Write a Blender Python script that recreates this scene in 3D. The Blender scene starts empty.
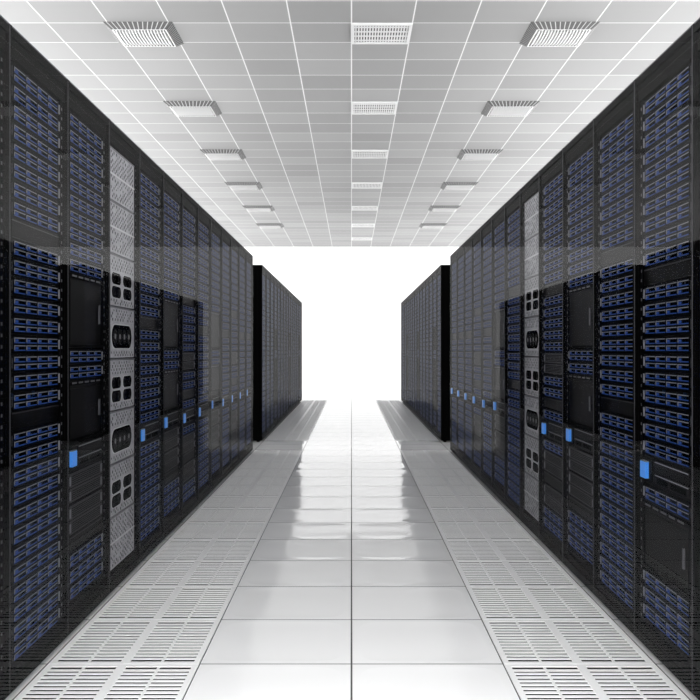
import bpy, bmesh, math, random
from mathutils import Matrix, Vector
random.seed(4)
scene = bpy.context.scene
COL = scene.collection
CAM_H = 1.24; W = 1.2; HC = 3.22; CEIL = CAM_H + HC; YEND = 26.0
F = 833.0
TD = 0.54      # floor tile depth
CD = 0.52      # ceiling tile depth

# ---------------------------------------------------------------- materials
def new_mat(name):
    m = bpy.data.materials.new(name); m.use_nodes = True
    return m, m.node_tree.nodes, m.node_tree.links, m.node_tree.nodes["Principled BSDF"]

def simple(name, col, rough=0.5, metal=0.0, emit=None, es=0.0, noise=0.0, spec=0.5):
    m, n, l, b = new_mat(name)
    b.inputs["Roughness"].default_value = rough
    b.inputs["Metallic"].default_value = metal
    b.inputs["Specular IOR Level"].default_value = spec
    if noise > 0:
        tc = n.new("ShaderNodeTexCoord"); nz = n.new("ShaderNodeTexNoise")
        nz.inputs["Scale"].default_value = 18
        l.new(tc.outputs["Object"], nz.inputs["Vector"])
        r = n.new("ShaderNodeValToRGB")
        r.color_ramp.elements[0].color = tuple(c*(1-noise) for c in col)+(1,)
        r.color_ramp.elements[1].color = tuple(min(1, c*(1+noise)) for c in col)+(1,)
        l.new(nz.outputs["Fac"], r.inputs["Fac"]); l.new(r.outputs["Color"], b.inputs["Base Color"])
    else:
        b.inputs["Base Color"].default_value = tuple(col)+(1,)
    if emit:
        b.inputs["Emission Color"].default_value = tuple(emit)+(1,)
        b.inputs["Emission Strength"].default_value = es
    return m

M_black = simple("black_powder_coat", (0.0008,0.0008,0.0008), 0.6, noise=0.2, spec=0.015)
M_post = simple("dark_post_steel", (0.0008,0.0008,0.001), 0.6, noise=0.2, spec=0.015)
M_edge = simple("edge_trim", (0.05,0.05,0.055), 0.4, spec=0.2)
M_hole = simple("hole_black", (0.0003,0.0003,0.0003), 0.9, spec=0.0)
M_srv = simple("server_bezel", (0.0006,0.0006,0.0008), 0.6, noise=0.2, spec=0.015)
M_carrier = simple("drive_carrier", (0.0012,0.0012,0.0016), 0.5, spec=0.02)
M_silver = simple("carrier_lip", (0.13,0.132,0.145), 0.5, spec=0.2)
M_blue = simple("blue_latch", (0.003,0.014,0.055), 0.5, emit=(0.03,0.13,0.62), es=0.18, spec=0.05)
M_gloss = simple("gloss_black", (0.0006,0.0006,0.0006), 0.4, spec=0.02)
M_drawer = simple("drawer_grey", (0.02,0.02,0.022), 0.5, noise=0.3, spec=0.1)
M_badge = simple("blue_display", (0.03,0.15,0.45), 0.3, emit=(0.06,0.30,0.85), es=0.28)
M_grey = simple("array_grey", (0.10,0.10,0.105), 0.45, noise=0.3)
M_grey2 = simple("array_grey_light", (0.31,0.31,0.32), 0.4, noise=0.45)
M_dot = simple("perforation_grey", (0.02,0.02,0.02), 0.6)
M_white = simple("vent_white", (0.60,0.60,0.60), 0.5)
M_tilew = simple("grille_panel", (0.97,0.97,0.97), 0.35, noise=0.02)
M_lampgrey = simple("lamp_housing_grey", (0.08,0.08,0.08), 0.5, noise=0.1)
M_lampridge = simple("lamp_ridge", (0.4,0.4,0.4), 0.4)
M_lamplouv = simple("lamp_louver", (0.68,0.68,0.68), 0.35)
M_lampin = simple("lamp_inside", (0.08,0.08,0.08), 0.5)
M_void = simple("underfloor_dark", (0.06,0.06,0.06), 0.9, noise=0.2, spec=0.0)
M_ventgap = simple("vent_gap", (0.09,0.09,0.09), 0.8)

def glass():
    m, n, l, b = new_mat("smoked_glass"); n.remove(b)
    out = n["Material Output"]
    tr = n.new("ShaderNodeBsdfTransparent"); tr.inputs[0].default_value = (0.93,0.93,0.95,1)
    gl = n.new("ShaderNodeBsdfGlossy"); gl.inputs["Roughness"].default_value = 0.002
    gl.inputs["Color"].default_value = (0.97,0.97,0.97,1)
    fr = n.new("ShaderNodeFresnel"); fr.inputs["IOR"].default_value = 1.32
    mu = n.new("ShaderNodeMath"); mu.operation='MULTIPLY'; mu.inputs[1].default_value = 0.40
    mi = n.new("ShaderNodeMath"); mi.operation='MINIMUM'; mi.inputs[1].default_value = 0.050
    mx = n.new("ShaderNodeMixShader")
    l.new(fr.outputs[0], mu.inputs[0]); l.new(mu.outputs[0], mi.inputs[0]); l.new(mi.outputs[0], mx.inputs[0])
    l.new(tr.outputs[0], mx.inputs[1]); l.new(gl.outputs[0], mx.inputs[2]); l.new(mx.outputs[0], out.inputs["Surface"])
    return m
M_glass = glass()

def math_node(n, l, op, a, b=None, clamp=False):
    k = n.new("ShaderNodeMath"); k.operation = op; k.use_clamp = clamp
    for i, v in enumerate((a, b)):
        if v is None: continue
        if isinstance(v, (int, float)): k.inputs[i].default_value = v
        else: l.new(v, k.inputs[i])
    return k.outputs[0]

def tile_mat(name, base, line, tx, ty, lw, offy, rough, var=0.04, pillow=0.0, spec=0.5):
    m, n, l, b = new_mat(name)
    g = n.new("ShaderNodeNewGeometry"); s = n.new("ShaderNodeSeparateXYZ")
    l.new(g.outputs["Position"], s.inputs[0])
    u0 = math_node(n,l,'DIVIDE', s.outputs[0], tx)
    v0 = math_node(n,l,'DIVIDE', math_node(n,l,'SUBTRACT', s.outputs[1], offy), ty)
    def dist(u, t):
        fr = math_node(n,l,'FRACT', u)
        d = math_node(n,l,'ABSOLUTE', math_node(n,l,'SUBTRACT', fr, 0.5))
        edge = math_node(n,l,'MULTIPLY', math_node(n,l,'SUBTRACT', 0.5, d), t)
        return d, math_node(n,l,'LESS_THAN', edge, lw/2)
    du, mu_ = dist(u0, tx); dv, mv_ = dist(v0, ty)
    mask = math_node(n,l,'MAXIMUM', mu_, mv_)
    comb = n.new("ShaderNodeCombineXYZ")
    l.new(math_node(n,l,'FLOOR', u0), comb.inputs[0]); l.new(math_node(n,l,'FLOOR', v0), comb.inputs[1])
    wn = n.new("ShaderNodeTexWhiteNoise"); wn.noise_dimensions='3D'; l.new(comb.outputs[0], wn.inputs["Vector"])
    val = math_node(n,l,'ADD', math_node(n,l,'MULTIPLY', wn.outputs["Value"], var*2), 1-var)
    mixv = n.new("ShaderNodeMix"); mixv.data_type='RGBA'; mixv.blend_type='MULTIPLY'; mixv.inputs[0].default_value=1
    mixv.inputs[6].default_value = tuple(base)+(1,)
    cc = n.new("ShaderNodeCombineColor")
    for i in range(3): l.new(val, cc.inputs[i])
    l.new(cc.outputs[0], mixv.inputs[7])
    mx = n.new("ShaderNodeMix"); mx.data_type='RGBA'
    l.new(mask, mx.inputs[0]); l.new(mixv.outputs[2], mx.inputs[6]); mx.inputs[7].default_value = tuple(line)+(1,)
    l.new(mx.outputs[2], b.inputs["Base Color"])
    b.inputs["Roughness"].default_value = rough
    l.new(math_node(n,l,'MULTIPLY', math_node(n,l,'SUBTRACT', 1.0, mask), spec), b.inputs["Specular IOR Level"])
    if pillow > 0:
        # shallow rounded recess inside each tile plus slight unevenness of the laminate
        r2 = math_node(n,l,'ADD', math_node(n,l,'POWER', math_node(n,l,'MULTIPLY', du, 2.25), 6.0),
                                  math_node(n,l,'POWER', math_node(n,l,'MULTIPLY', dv, 2.25), 6.0))
        h = math_node(n,l,'MINIMUM', r2, 1.0)
        nz = n.new("ShaderNodeTexNoise"); nz.inputs["Scale"].default_value = 4
        nz.inputs["Detail"].default_value = 0.0
        l.new(g.outputs["Position"], nz.inputs["Vector"])
        h2 = math_node(n,l,'ADD', h, math_node(n,l,'MULTIPLY', nz.outputs["Fac"], 0.7))
        bp = n.new("ShaderNodeBump"); bp.inputs["Strength"].default_value = 1.0
        bp.inputs["Distance"].default_value = pillow
        l.new(h2, bp.inputs["Height"]); l.new(bp.outputs[0], b.inputs["Normal"])
    return m

M_floor = tile_mat("raised_floor_tiles", (0.98,0.98,0.98), (0.10,0.10,0.10), 0.6, TD, 0.007, 0.05, 0.08, 0.01, 0.0018, 0.42)
M_ceil = tile_mat("ceiling_tiles", (0.255,0.255,0.255), (0.66,0.66,0.66), 0.6, CD, 0.012, 8.46-CD/2, 0.6, 0.11)

# ---------------------------------------------------------------- mesh helpers
def add_box(bm, x0,x1,y0,y1,z0,z1, mi=0):
    vs = [bm.verts.new((x,y,z)) for z in (z0,z1) for y in (y0,y1) for x in (x0,x1)]
    for f in ((0,2,3,1),(4,5,7,6),(0,1,5,4),(2,6,7,3),(0,4,6,2),(1,3,7,5)):
        fc = bm.faces.new([vs[i] for i in f]); fc.material_index = mi

def mesh_from(name, mats, fn, smooth=False):
    bm = bmesh.new(); fn(bm)
    bmesh.ops.recalc_face_normals(bm, faces=bm.faces)
    me = bpy.data.meshes.new(name); bm.to_mesh(me); bm.free()
    for m in mats: me.materials.append(m)
    return me

def boxes(name, mats, lst):
    def fn(bm):
        for b in lst: add_box(bm, *b)
    return mesh_from(name, mats, fn)

def obj(name, data, parent=None, loc=(0,0,0), rz=0.0):
    o = bpy.data.objects.new(name, data); COL.objects.link(o)
    if parent: o.parent = parent
    o.location = loc
    if rz: o.rotation_euler[2] = rz
    return o

# ---------------------------------------------------------------- setting
XW = 4.2
N1a, N1b = 3, 19
N2a, N2b = 21, 38
ya = 0.05+N1b*TD; yb = 0.05+N2a*TD; yc_ = 0.05+N2b*TD
def floor_fn(bm):
    add_box(bm, -0.6, 0.6, 0.05, YEND, -0.10, 0, 0)
    for s in (-1, 1):
        a, b = sorted((s*1.2, s*XW)); add_box(bm, a, b, 0.05, YEND, -0.10, 0, 0)
        a, b = sorted((s*0.6, s*1.2))
        add_box(bm, a, b, ya, yb, -0.10, 0, 0)
        add_box(bm, a, b, yc_, YEND, -0.10, 0, 0)
        add_box(bm, a, b, 0.05, ya, -0.10, -0.06, 1)
        add_box(bm, a, b, yb, yc_, -0.10, -0.06, 1)
fl = obj("floor", mesh_from("floor", [M_floor, M_void], floor_fn)); fl["kind"]="structure"
CX = 9.0
ce = obj("ceiling", boxes("ceiling", [M_ceil], [(-CX,CX,0.0,YEND,CEIL,CEIL+0.1,0)])); ce["kind"]="structure"
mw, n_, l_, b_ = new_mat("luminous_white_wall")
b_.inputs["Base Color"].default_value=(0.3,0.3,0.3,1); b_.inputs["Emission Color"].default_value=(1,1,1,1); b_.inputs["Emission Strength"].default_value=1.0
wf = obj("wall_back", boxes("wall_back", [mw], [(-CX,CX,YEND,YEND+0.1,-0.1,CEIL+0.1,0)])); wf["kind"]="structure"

# perforated floor panels
def grille_fn(bm):
    h = 0.298; d=TD/2-0.002; t = -0.004; fr = 0.024
    add_box(bm,-h,h,-d,-d+fr,t,0); add_box(bm,-h,h,d-fr,d,t,0)
    add_box(bm,-h,-h+fr,-d+fr,d-fr,t,0); add_box(bm,h-fr,h,-d+fr,d-fr,t,0)
    add_box(bm,-0.018,0.018,-d+fr,d-fr,t,0)
    for s in (-1,1):
        add_box(bm, s*0.146-0.005, s*0.146+0.005, -d+fr, d-fr, t, -0.0005)
    N=14; span=2*(d-fr); p=span/N
    for i in range(1,N):
        y=-d+fr+i*p
        add_box(bm,-h+0.02,h-0.02,y-0.0092,y+0.0092,t+0.001,-0.0008)
me_gr = mesh_from("perforated_panel",[M_tilew],grille_fn)
for s in (-1,1):
    for k in list(range(N1a,N1b))+list(range(N2a,N2b)):
        o=obj("perforated_floor_panel", me_gr, loc=(s*0.9,0.05+TD*(k+0.5),0))
        o["label"]="white metal perforated floor panel with parallel air slots"
        o["category"]="floor grille"; o["group"]="perforated floor panels along the racks"

# ceiling vents
VY=[8.46+2.6*i for i in range(7)]
E=CD/2; G=E-.028
me_vf = boxes("vent_frame",[M_white,M_ventgap],[(-.3,.3,-E,-G,-.02,0,0),(-.3,.3,G,E,-.02,0,0),(-.3,-.27,-G,G,-.02,0,0),(.27,.3,-G,G,-.02,0,0),(-.27,.27,-G,G,-.004,0,1)])
lv=[]
for i in range(4):
    y=-G+(i+.5)*2*G/4; lv.append((-.27,.27,y-.016,y+.016,-.012,-.009,0))
for i in range(0,19):
    x=-.27+(i+.5)*.54/19; lv.append((x-.008,x+.008,-G,G,-.0115,-.009,0))
me_vl = boxes("vent_louver",[M_white],lv)
LY=0.86
def lamp_house(bm):
    ht, hb = 0.34, 0.27
    zt, zb = 0.0, -0.055
    c4=((-1,-1),(1,-1),(1,1),(-1,1))
    T=[bm.verts.new((x*ht,y*ht*LY,zt)) for x,y in c4]
    B=[bm.verts.new((x*hb,y*hb*LY,zb)) for x,y in c4]
    I=[bm.verts.new((x*(hb-.015),y*(hb-.015)*LY,zb)) for x,y in c4]
    U=[bm.verts.new((x*(hb-.015),y*(hb-.015)*LY,zb+.03)) for x,y in c4]
    for k in range(4):
        j=(k+1)%4
        bm.faces.new([T[k],T[j],B[j],B[k]]).material_index=0
        bm.faces.new([B[k],B[j],I[j],I[k]]).material_index=1
        bm.faces.new([I[k],I[j],U[j],U[k]]).material_index=2
    bm.faces.new(T).material_index=0; bm.faces.new(U).material_index=2
    for i in range(13):
        f=-0.9+i*0.15
        for ax in (0,1):
            for sg in (-1,1):
                def P(r,z,o):
                    a=(f*r+o); b=sg*(r+0.002)
                    return (a,b*LY,z) if ax==0 else (b,a*LY,z)
                q=[P(ht,zt-0.001,-.005),P(ht,zt-0.001,.005),P(hb,zb,.005),P(hb,zb,-.005)]
                bm.faces.new([bm.verts.new(p) for p in q]).material_index=3
me_lh = mesh_from("lamp_housing",[M_lampgrey,M_lamplouv,M_lampin,M_lampridge],lamp_house)
def louver_fn(bm):
    a=.25*LY
    for i in range(16):
        x=-.25+(i+.5)*.50/16
        prof=[(-a,-.036),(a,-.036),(a,-.056),(0.1,-.074),(-0.1,-.074),(-a,-.056)]
        A=[bm.verts.new((x-.006,y,z)) for y,z in prof]; B=[bm.verts.new((x+.006,y,z)) for y,z in prof]
        bm.faces.new(A); bm.faces.new(B)
        for k in range(6): j=(k+1)%6; bm.faces.new([A[k],A[j],B[j],B[k]])
    for y in (-.13,0,.13): add_box(bm,-.25,.25,y-.005,y+.005,-.055,-.037)
me_ll = mesh_from("lamp_louver",[M_lamplouv],louver_fn)
for i,y in enumerate(VY):
    e=obj("ceiling_vent",me_vf,loc=(0.3,y,CEIL)); e["label"]="square white slatted air vent set in the tiled ceiling"
    e["category"]="vent"; e["group"]="air vents in the ceiling"
    c=obj("louver",me_vl,parent=e)
    if i==6: continue
    for s in (-1,1):
        e=obj("ceiling_lamp",me_lh,loc=(s*2.1,y,CEIL)); e["label"]="square grey ceiling lamp with white louver fins"
        e["category"]="ceiling lamp"; e["group"]="square lamps in the ceiling"
        c=obj("louver",me_ll,parent=e)

# ---------------------------------------------------------------- rack meshes (front plane x=0, facing +x, width along y)
HW=0.298; RH=2.386; IN=0.25; DEP=1.0; XO=0.028
def body_fn(bm):
    xf=-0.012
    add_box(bm,-DEP,xf,-HW,-HW+0.012,0.02,RH,0); add_box(bm,-DEP,xf,HW-0.012,HW,0.02,RH,0)
    add_box(bm,-DEP,-DEP+0.01,-HW+0.012,HW-0.012,0.02,RH,0)
    add_box(bm,-DEP,xf,-HW+0.012,HW-0.012,RH-0.03,RH,0)
    add_box(bm,-DEP,xf,-HW+0.012,HW-0.012,0.02,0.05,0)
    add_box(bm,-0.035,xf,-HW+0.012,HW-0.012,0.05,0.10,0)
    add_box(bm,-0.035,xf,-HW+0.012,HW-0.012,2.285,RH-0.03,0)
    for s in (-1,1):
        a,b=sorted((s*(HW-0.012),s*(IN+0.002)))
        add_box(bm,-0.035,-0.018,a,b,0.10,2.285,1)
        yc=(a+b)/2
        for k in range(54):
            z=0.125+k*0.04
            add_box(bm,-0.0185,-0.0175,yc-0.006,yc+0.006,z,z+0.012,2)
    for sx in (-0.06,-DEP+0.04):
        for sy in (-0.25,0.25): add_box(bm,sx-0.02,sx+0.02,sy-0.02,sy+0.02,0,0.02,0)
me_body=mesh_from("cabinet_body",[M_black,M_post,M_edge],body_fn)
me_door=boxes("door_frame",[M_black,M_edge],[
 (-0.011,0,-HW,-HW+0.012,0.03,RH,0),(-0.011,0,HW-0.012,HW,0.03,RH,0),
 (-0.011,0,-HW+0.012,HW-0.012,RH-0.035,RH-0.006,0),(-0.011,0,-HW+0.012,HW-0.012,RH-0.006,RH,1),(-0.011,0,-HW+0.012,HW-0.012,0.03,0.07,0),
 (-0.001,0.0006,HW-0.004,HW,0.03,RH,1)])
bmx=bmesh.new()
bmx.faces.new([bmx.verts.new(p) for p in ((0.0012,-HW,0.03),(0.0012,HW,0.03),(0.0012,HW,RH),(0.0012,-HW,RH))])
me_pane=bpy.data.meshes.new("glass_pane"); bmx.to_mesh(me_pane); bmx.free(); me_pane.materials.append(M_glass)

SH=0.07
def server_fn(bm, z=0, x0=0.0):
    x=-0.05+x0; h=SH-0.004
    add_box(bm,-0.6,x,-IN,IN,z,z+h,0)
    for s in (-1,1):
        a,b=sorted((s*IN,s*(IN-0.010)))
        add_box(bm,x,x+0.004,a,b,z+0.014,z+h-0.014,2)
    wC=(2*IN-0.05)/4; hC=(h-0.010)/2
    for r in range(2):
        for c in range(4):
            y0=-IN+0.025+c*wC+0.006; y1=y0+wC-0.012; z0=z+0.004+r*hC+0.003; z1=z0+hC-0.008
            add_box(bm,x,x+0.003,y0,y1,z0,z1,1)
            add_box(bm,x+0.003,x+0.0045,y0,y1,z1-0.0030,z1,2)
            add_box(bm,x+0.003,x+0.0045,y0,y1,z0,z0+0.0035,3)
            add_box(bm,x+0.003,x+0.0042,y0,y0+0.005,z0+0.0035,z1-0.003,2)
            add_box(bm,x+0.003,x+0.0045,y0+0.010,y0+wC*0.30,z0+0.005,z1-0.006,3)
            add_box(bm,x+0.003,x+0.004,y0+wC*0.42,y1-0.004,z0+0.005,z1-0.006,4)
SM=[M_srv,M_carrier,M_silver,M_blue,M_hole]
me_srv=mesh_from("server",SM,server_fn)
def drawer_fn(bm):
    x=-0.05; h=0.136
    add_box(bm,-0.6,x,-IN,IN,0,h,0)
    add_box(bm,x,x+0.003,-IN+0.012,IN-0.012,0.006,0.064,1); add_box(bm,x,x+0.003,-IN+0.012,IN-0.012,0.070,0.130,1)
    for zb in (0.010,0.074):
        for i in range(5):
            add_box(bm,x+0.003,x+0.004,-IN+0.05,IN-0.05,zb+0.006+i*0.009,zb+0.0095+i*0.009,0)
        add_box(bm,x+0.003,x+0.005,-IN+0.016,-IN+0.036,zb+0.006,zb+0.044,2)
        add_box(bm,x+0.003,x+0.005,IN-0.036,IN-0.016,zb+0.006,zb+0.044,2)
me_dr=mesh_from("drawer_unit",[M_srv,M_drawer,M_silver],drawer_fn)
me_blank=boxes("blank_panel",[M_gloss,M_drawer],[(-0.6,-0.05,-IN,IN,0,0.066,0),(-0.05,-0.047,-IN+0.01,IN-0.01,0.058,0.062,1)])

def black_fn(bm,h,z=0):
    x=-0.05
    add_box(bm,-0.6,x,-IN,IN,z,z+h-0.004,0)
    add_box(bm,x,x+0.008,-IN,IN,z+h-0.024,z+h-0.006,1); add_box(bm,x,x+0.008,-IN,IN,z,z+0.014,1)
    add_box(bm,x,x+0.008,-IN,-IN+0.016,z+0.014,z+h-0.024,1); add_box(bm,x,x+0.008,IN-0.016,IN,z+0.014,z+h-0.024,1)
    add_box(bm,x,x+0.004,-IN+0.03,IN-0.03,z+0.03,z+h-0.04,0)
    add_box(bm,x+0.004,x+0.010,IN-0.075,IN-0.060,z+h*0.35,z+h*0.62,2)
    for i in range(5):
        add_box(bm,x+0.008,x+0.009,-IN+0.04+i*0.085,-IN+0.10+i*0.085,z+h-0.019,z+h-0.011,2)
me_bb={h:mesh_from("chassis",[M_gloss,M_srv,M_edge],lambda bm,h=h:black_fn(bm,h)) for h in (0.33,0.28)}
me_ctl=boxes("control_unit",[M_srv,M_carrier,M_silver,M_hole],[(-0.6,-0.05,-IN,IN,0,0.116,0),(-0.05,-0.046,-IN+0.13,IN-0.02,0.012,0.052,1),(-0.05,-0.046,-IN+0.13,IN-0.02,0.062,0.104,1),
  (-0.046,-0.044,-IN+0.14,IN-0.03,0.046,0.050,2),(-0.046,-0.044,-IN+0.14,IN-0.03,0.098,0.102,2),(-0.046,-0.045,-IN+0.16,0.02,0.018,0.04,3),(-0.046,-0.045,0.05,IN-0.05,0.018,0.04,3)])
me_disp=boxes("display",[M_badge,M_carrier,M_silver],[(-0.05,-0.030,-IN+0.010,-IN+0.070,0.024,0.090,0),(-0.05,-0.045,-IN+0.002,-IN+0.102,0.014,0.102,1),(-0.045,-0.032,-IN+0.010,-IN+0.072,0.0905,0.094,2)])
AH=0.27
def stadium(bm,cy,cz,hl,r,x0,x1,mi,n=10):
    pts=[]
    for k in range(n+1): a=-math.pi/2+math.pi*k/n; pts.append((cy+hl+r*math.cos(a),cz+r*math.sin(a)))
    for k in range(n+1): a=math.pi/2+math.pi*k/n; pts.append((cy-hl+r*math.cos(a),cz+r*math.sin(a)))
    A=[bm.verts.new((x0,p[0],p[1])) for p in pts]; B=[bm.verts.new((x1,p[0],p[1])) for p in pts]
    bm.faces.new(B).material_index=mi
    for k in range(len(pts)):
        j=(k+1)%len(pts); bm.faces.new([A[k],A[j],B[j],B[k]]).material_index=mi
def dots(bm,z0,z1,y0=-IN+0.02,y1=IN-0.02,x=-0.05,seed=0):
    p=0.024
    rnd=random.Random(seed)
    ny=int((y1-y0)/p); nz=int((z1-z0)/p)
    for i in range(ny):
        for j in range(nz):
            if rnd.random()<0.12: continue
            sh=0.5*((i)%2)
            y=y0+(i+0.5)*(y1-y0)/ny; z=z0+(j+0.25+sh)*(z1-z0)/nz
            r=0.0045+0.003*rnd.random()
            add_box(bm,x,x+0.0008,y-r,y+r,z-r,z+r,4)
def array_fn(bm,var=0):
    x=-0.05;h=AH-0.006
    add_box(bm,-0.6,x,-IN,IN,0,h,1)
    add_box(bm,x,x+0.002,-IN,IN,h-0.008,h,0)
    if var==0:
        for cz in (0.070,0.140):
            for cy in (-0.105,0.105):
                stadium(bm,cy,cz,0.055,0.033,x,x+0.0015,5)
                stadium(bm,cy,cz,0.055,0.030,x+0.0015,x+0.002,2)
                for c in (-0.05,0.05): stadium(bm,cy+c,cz,0.0005,0.024,x+0.002,x+0.003,3); stadium(bm,cy+c,cz,0.0005,0.010,x+0.003,x+0.0035,2)
        dots(bm,0.182,h-0.012,seed=3); dots(bm,0.006,0.034,seed=4)
    else:
        stadium(bm,0,0.11,0.13,0.066,x,x+0.0015,5)
        stadium(bm,0,0.11,0.13,0.061,x+0.0015,x+0.002,2)
        for cy in (-0.13,-0.043,0.043,0.13):
            stadium(bm,cy,0.11,0.0005,0.040,x+0.002,x+0.003,3); stadium(bm,cy,0.11,0.0005,0.014,x+0.003,x+0.0035,0)
        dots(bm,0.19,h-0.012,seed=5); dots(bm,0.006,0.034,seed=6)
M_rim = simple("array_rim_bright",(0.5,0.5,0.5),0.35)
AM=[M_grey,M_grey2,M_hole,M_srv,M_dot,M_rim]
me_arr=[mesh_from("storage_array",AM,lambda bm,v=v:array_fn(bm,v)) for v in (0,1)]
def perf_fn(bm):
    x=-0.05;h=AH-0.006
    add_box(bm,-0.6,x,-IN,IN,0,h,1)
    add_box(bm,x,x+0.002,-IN,IN,h-0.008,h,0)
    add_box(bm,x,x+0.002,-IN,IN,h*0.5-0.004,h*0.5+0.004,5)
    dots(bm,0.010,h*0.5-0.006,seed=9); dots(bm,h*0.5+0.006,h-0.014,seed=10)
me_perf=mesh_from("perforated_storage_panel",AM,perf_fn)

S="S"
def seq(t):
    if t=="T1": return [S]*31
    if t=="T1d": return [S]*8+["N"]+[S]*9+["N"]+[S]*12
    if t=="T1b": return [S]*12+["N"]+[S]*8+["C"]+[S]*8
    if t=="T1c": return [S]*9+["N"]+[S]*5+["D",S,S,"N",S,"C",S,"D","N","D",S,S]
    if t=="T2": return [S]*10+[0.33]+[S]*2+[0.28,"C","D","D","N"]+[S]*3
    if t=="TR": return [S]*10+["N"]+[S]*10+["C",S,0.28]+[S]*3
    if t=="T3": return ["G","G","A","B","A","B","A","G"]
LAB={"T1":"black glass-door rack filled with blue-lit servers","T1d":"black glass-door rack filled with blue-lit servers","T1b":"black glass-door server rack with small blue display",
"T1c":"black glass-door rack with grey drawers and small blue display",
"T2":"black glass-door rack with two black chassis and blue display","TR":"black glass-door server rack with one black chassis and blue display",
"T3":"glass-door rack holding pale perforated storage arrays with fan openings"}
def make_rack(t, side, yc, far=False):
    e=obj("server_rack",None,loc=(side*W,yc,0),rz=(math.pi if side>0 else 0)); e.empty_display_size=0.2
    e["label"]="black glass-door server rack" if far else LAB[t]
    e["category"]="server rack"; e["group"]="row of server racks"
    obj("cabinet_body",me_body,parent=e)
    d=obj("door",me_door,parent=e); obj("glass_pane",me_pane,parent=d)
    if far:
        o=obj("server_stack",FAR[t],parent=e,loc=(XO,0,0)); o["kind"]="stuff"
        return e
    z=2.28
    for it in seq(t):
        if it==S: z-=SH; obj("server",me_srv,parent=e,loc=(XO,0,z))
        elif it=="D": z-=2*SH; obj("drawer_unit",me_dr,parent=e,loc=(XO,0,z))
        elif it=="N": z-=SH; obj("blank_panel",me_blank,parent=e,loc=(XO,0,z))
        elif it in ("A","B"): z-=AH; obj("storage_array",me_arr[it=="B"],parent=e,loc=(XO,0,z))
        elif it=="G": z-=AH; obj("storage_grille",me_perf,parent=e,loc=(XO,0,z))
        elif it=="C":
            z-=0.12; c=obj("control_unit",me_ctl,parent=e,loc=(XO,0,z)); dd=obj("display",me_disp,parent=c); dd["label"]="bright blue display"
        else: z-=it; obj("chassis",me_bb[it],parent=e,loc=(XO,0,z))
    return e
def far_fn(bm,t):
    z=2.28
    for it in seq(t):
        if it==S:
            z-=SH; server_fn(bm,z)
        else:
            hh={"C":0.12,"D":0.14,"N":0.07}.get(it,it)
            z-=hh; add_box(bm,-0.6,-0.05,-IN,IN,z,z+hh-0.004,0)
FAR={t:mesh_from("server_stack",SM,lambda bm,t=t:far_fn(bm,t)) for t in ("T1","T1b","T2")}
left=["T1","T1d","T2","T3","T1b","T2","T1c","T1b","T2","T1b","T1c","T1b","T1b"]
right=["T1","TR","T1d","T2","T1c","T3","T1d","T2","T1b","T1c","T1b","T1b","T1b"]
for i in range(13):
    y=2.33+0.6*i+0.3
    make_rack(left[i],-1,y); make_rack(right[i],1,y)
farseq=["T1","T1","T1","T2","T1"]
for i in range(15):
    y=11.2+0.6*i+0.3
    make_rack(farseq[i%5],-1,y,True); make_rack(farseq[(i+2)%5],1,y,True)

# ---------------------------------------------------------------- world, camera
w=bpy.data.worlds.new("World"); scene.world=w; w.use_nodes=True
bg=w.node_tree.nodes["Background"]; bg.inputs[0].default_value=(1,1,1,1); bg.inputs[1].default_value=4.4
cam=bpy.data.cameras.new("Camera"); co=bpy.data.objects.new("Camera",cam); COL.objects.link(co)
co.location=(0,0,CAM_H); co.rotation_euler=(math.pi/2,0,0)
cam.sensor_width=36; cam.lens=F/700*36; cam.shift_x=-1.5/700; cam.clip_start=0.05
scene.camera=co
scene.view_settings.view_transform='Standard'
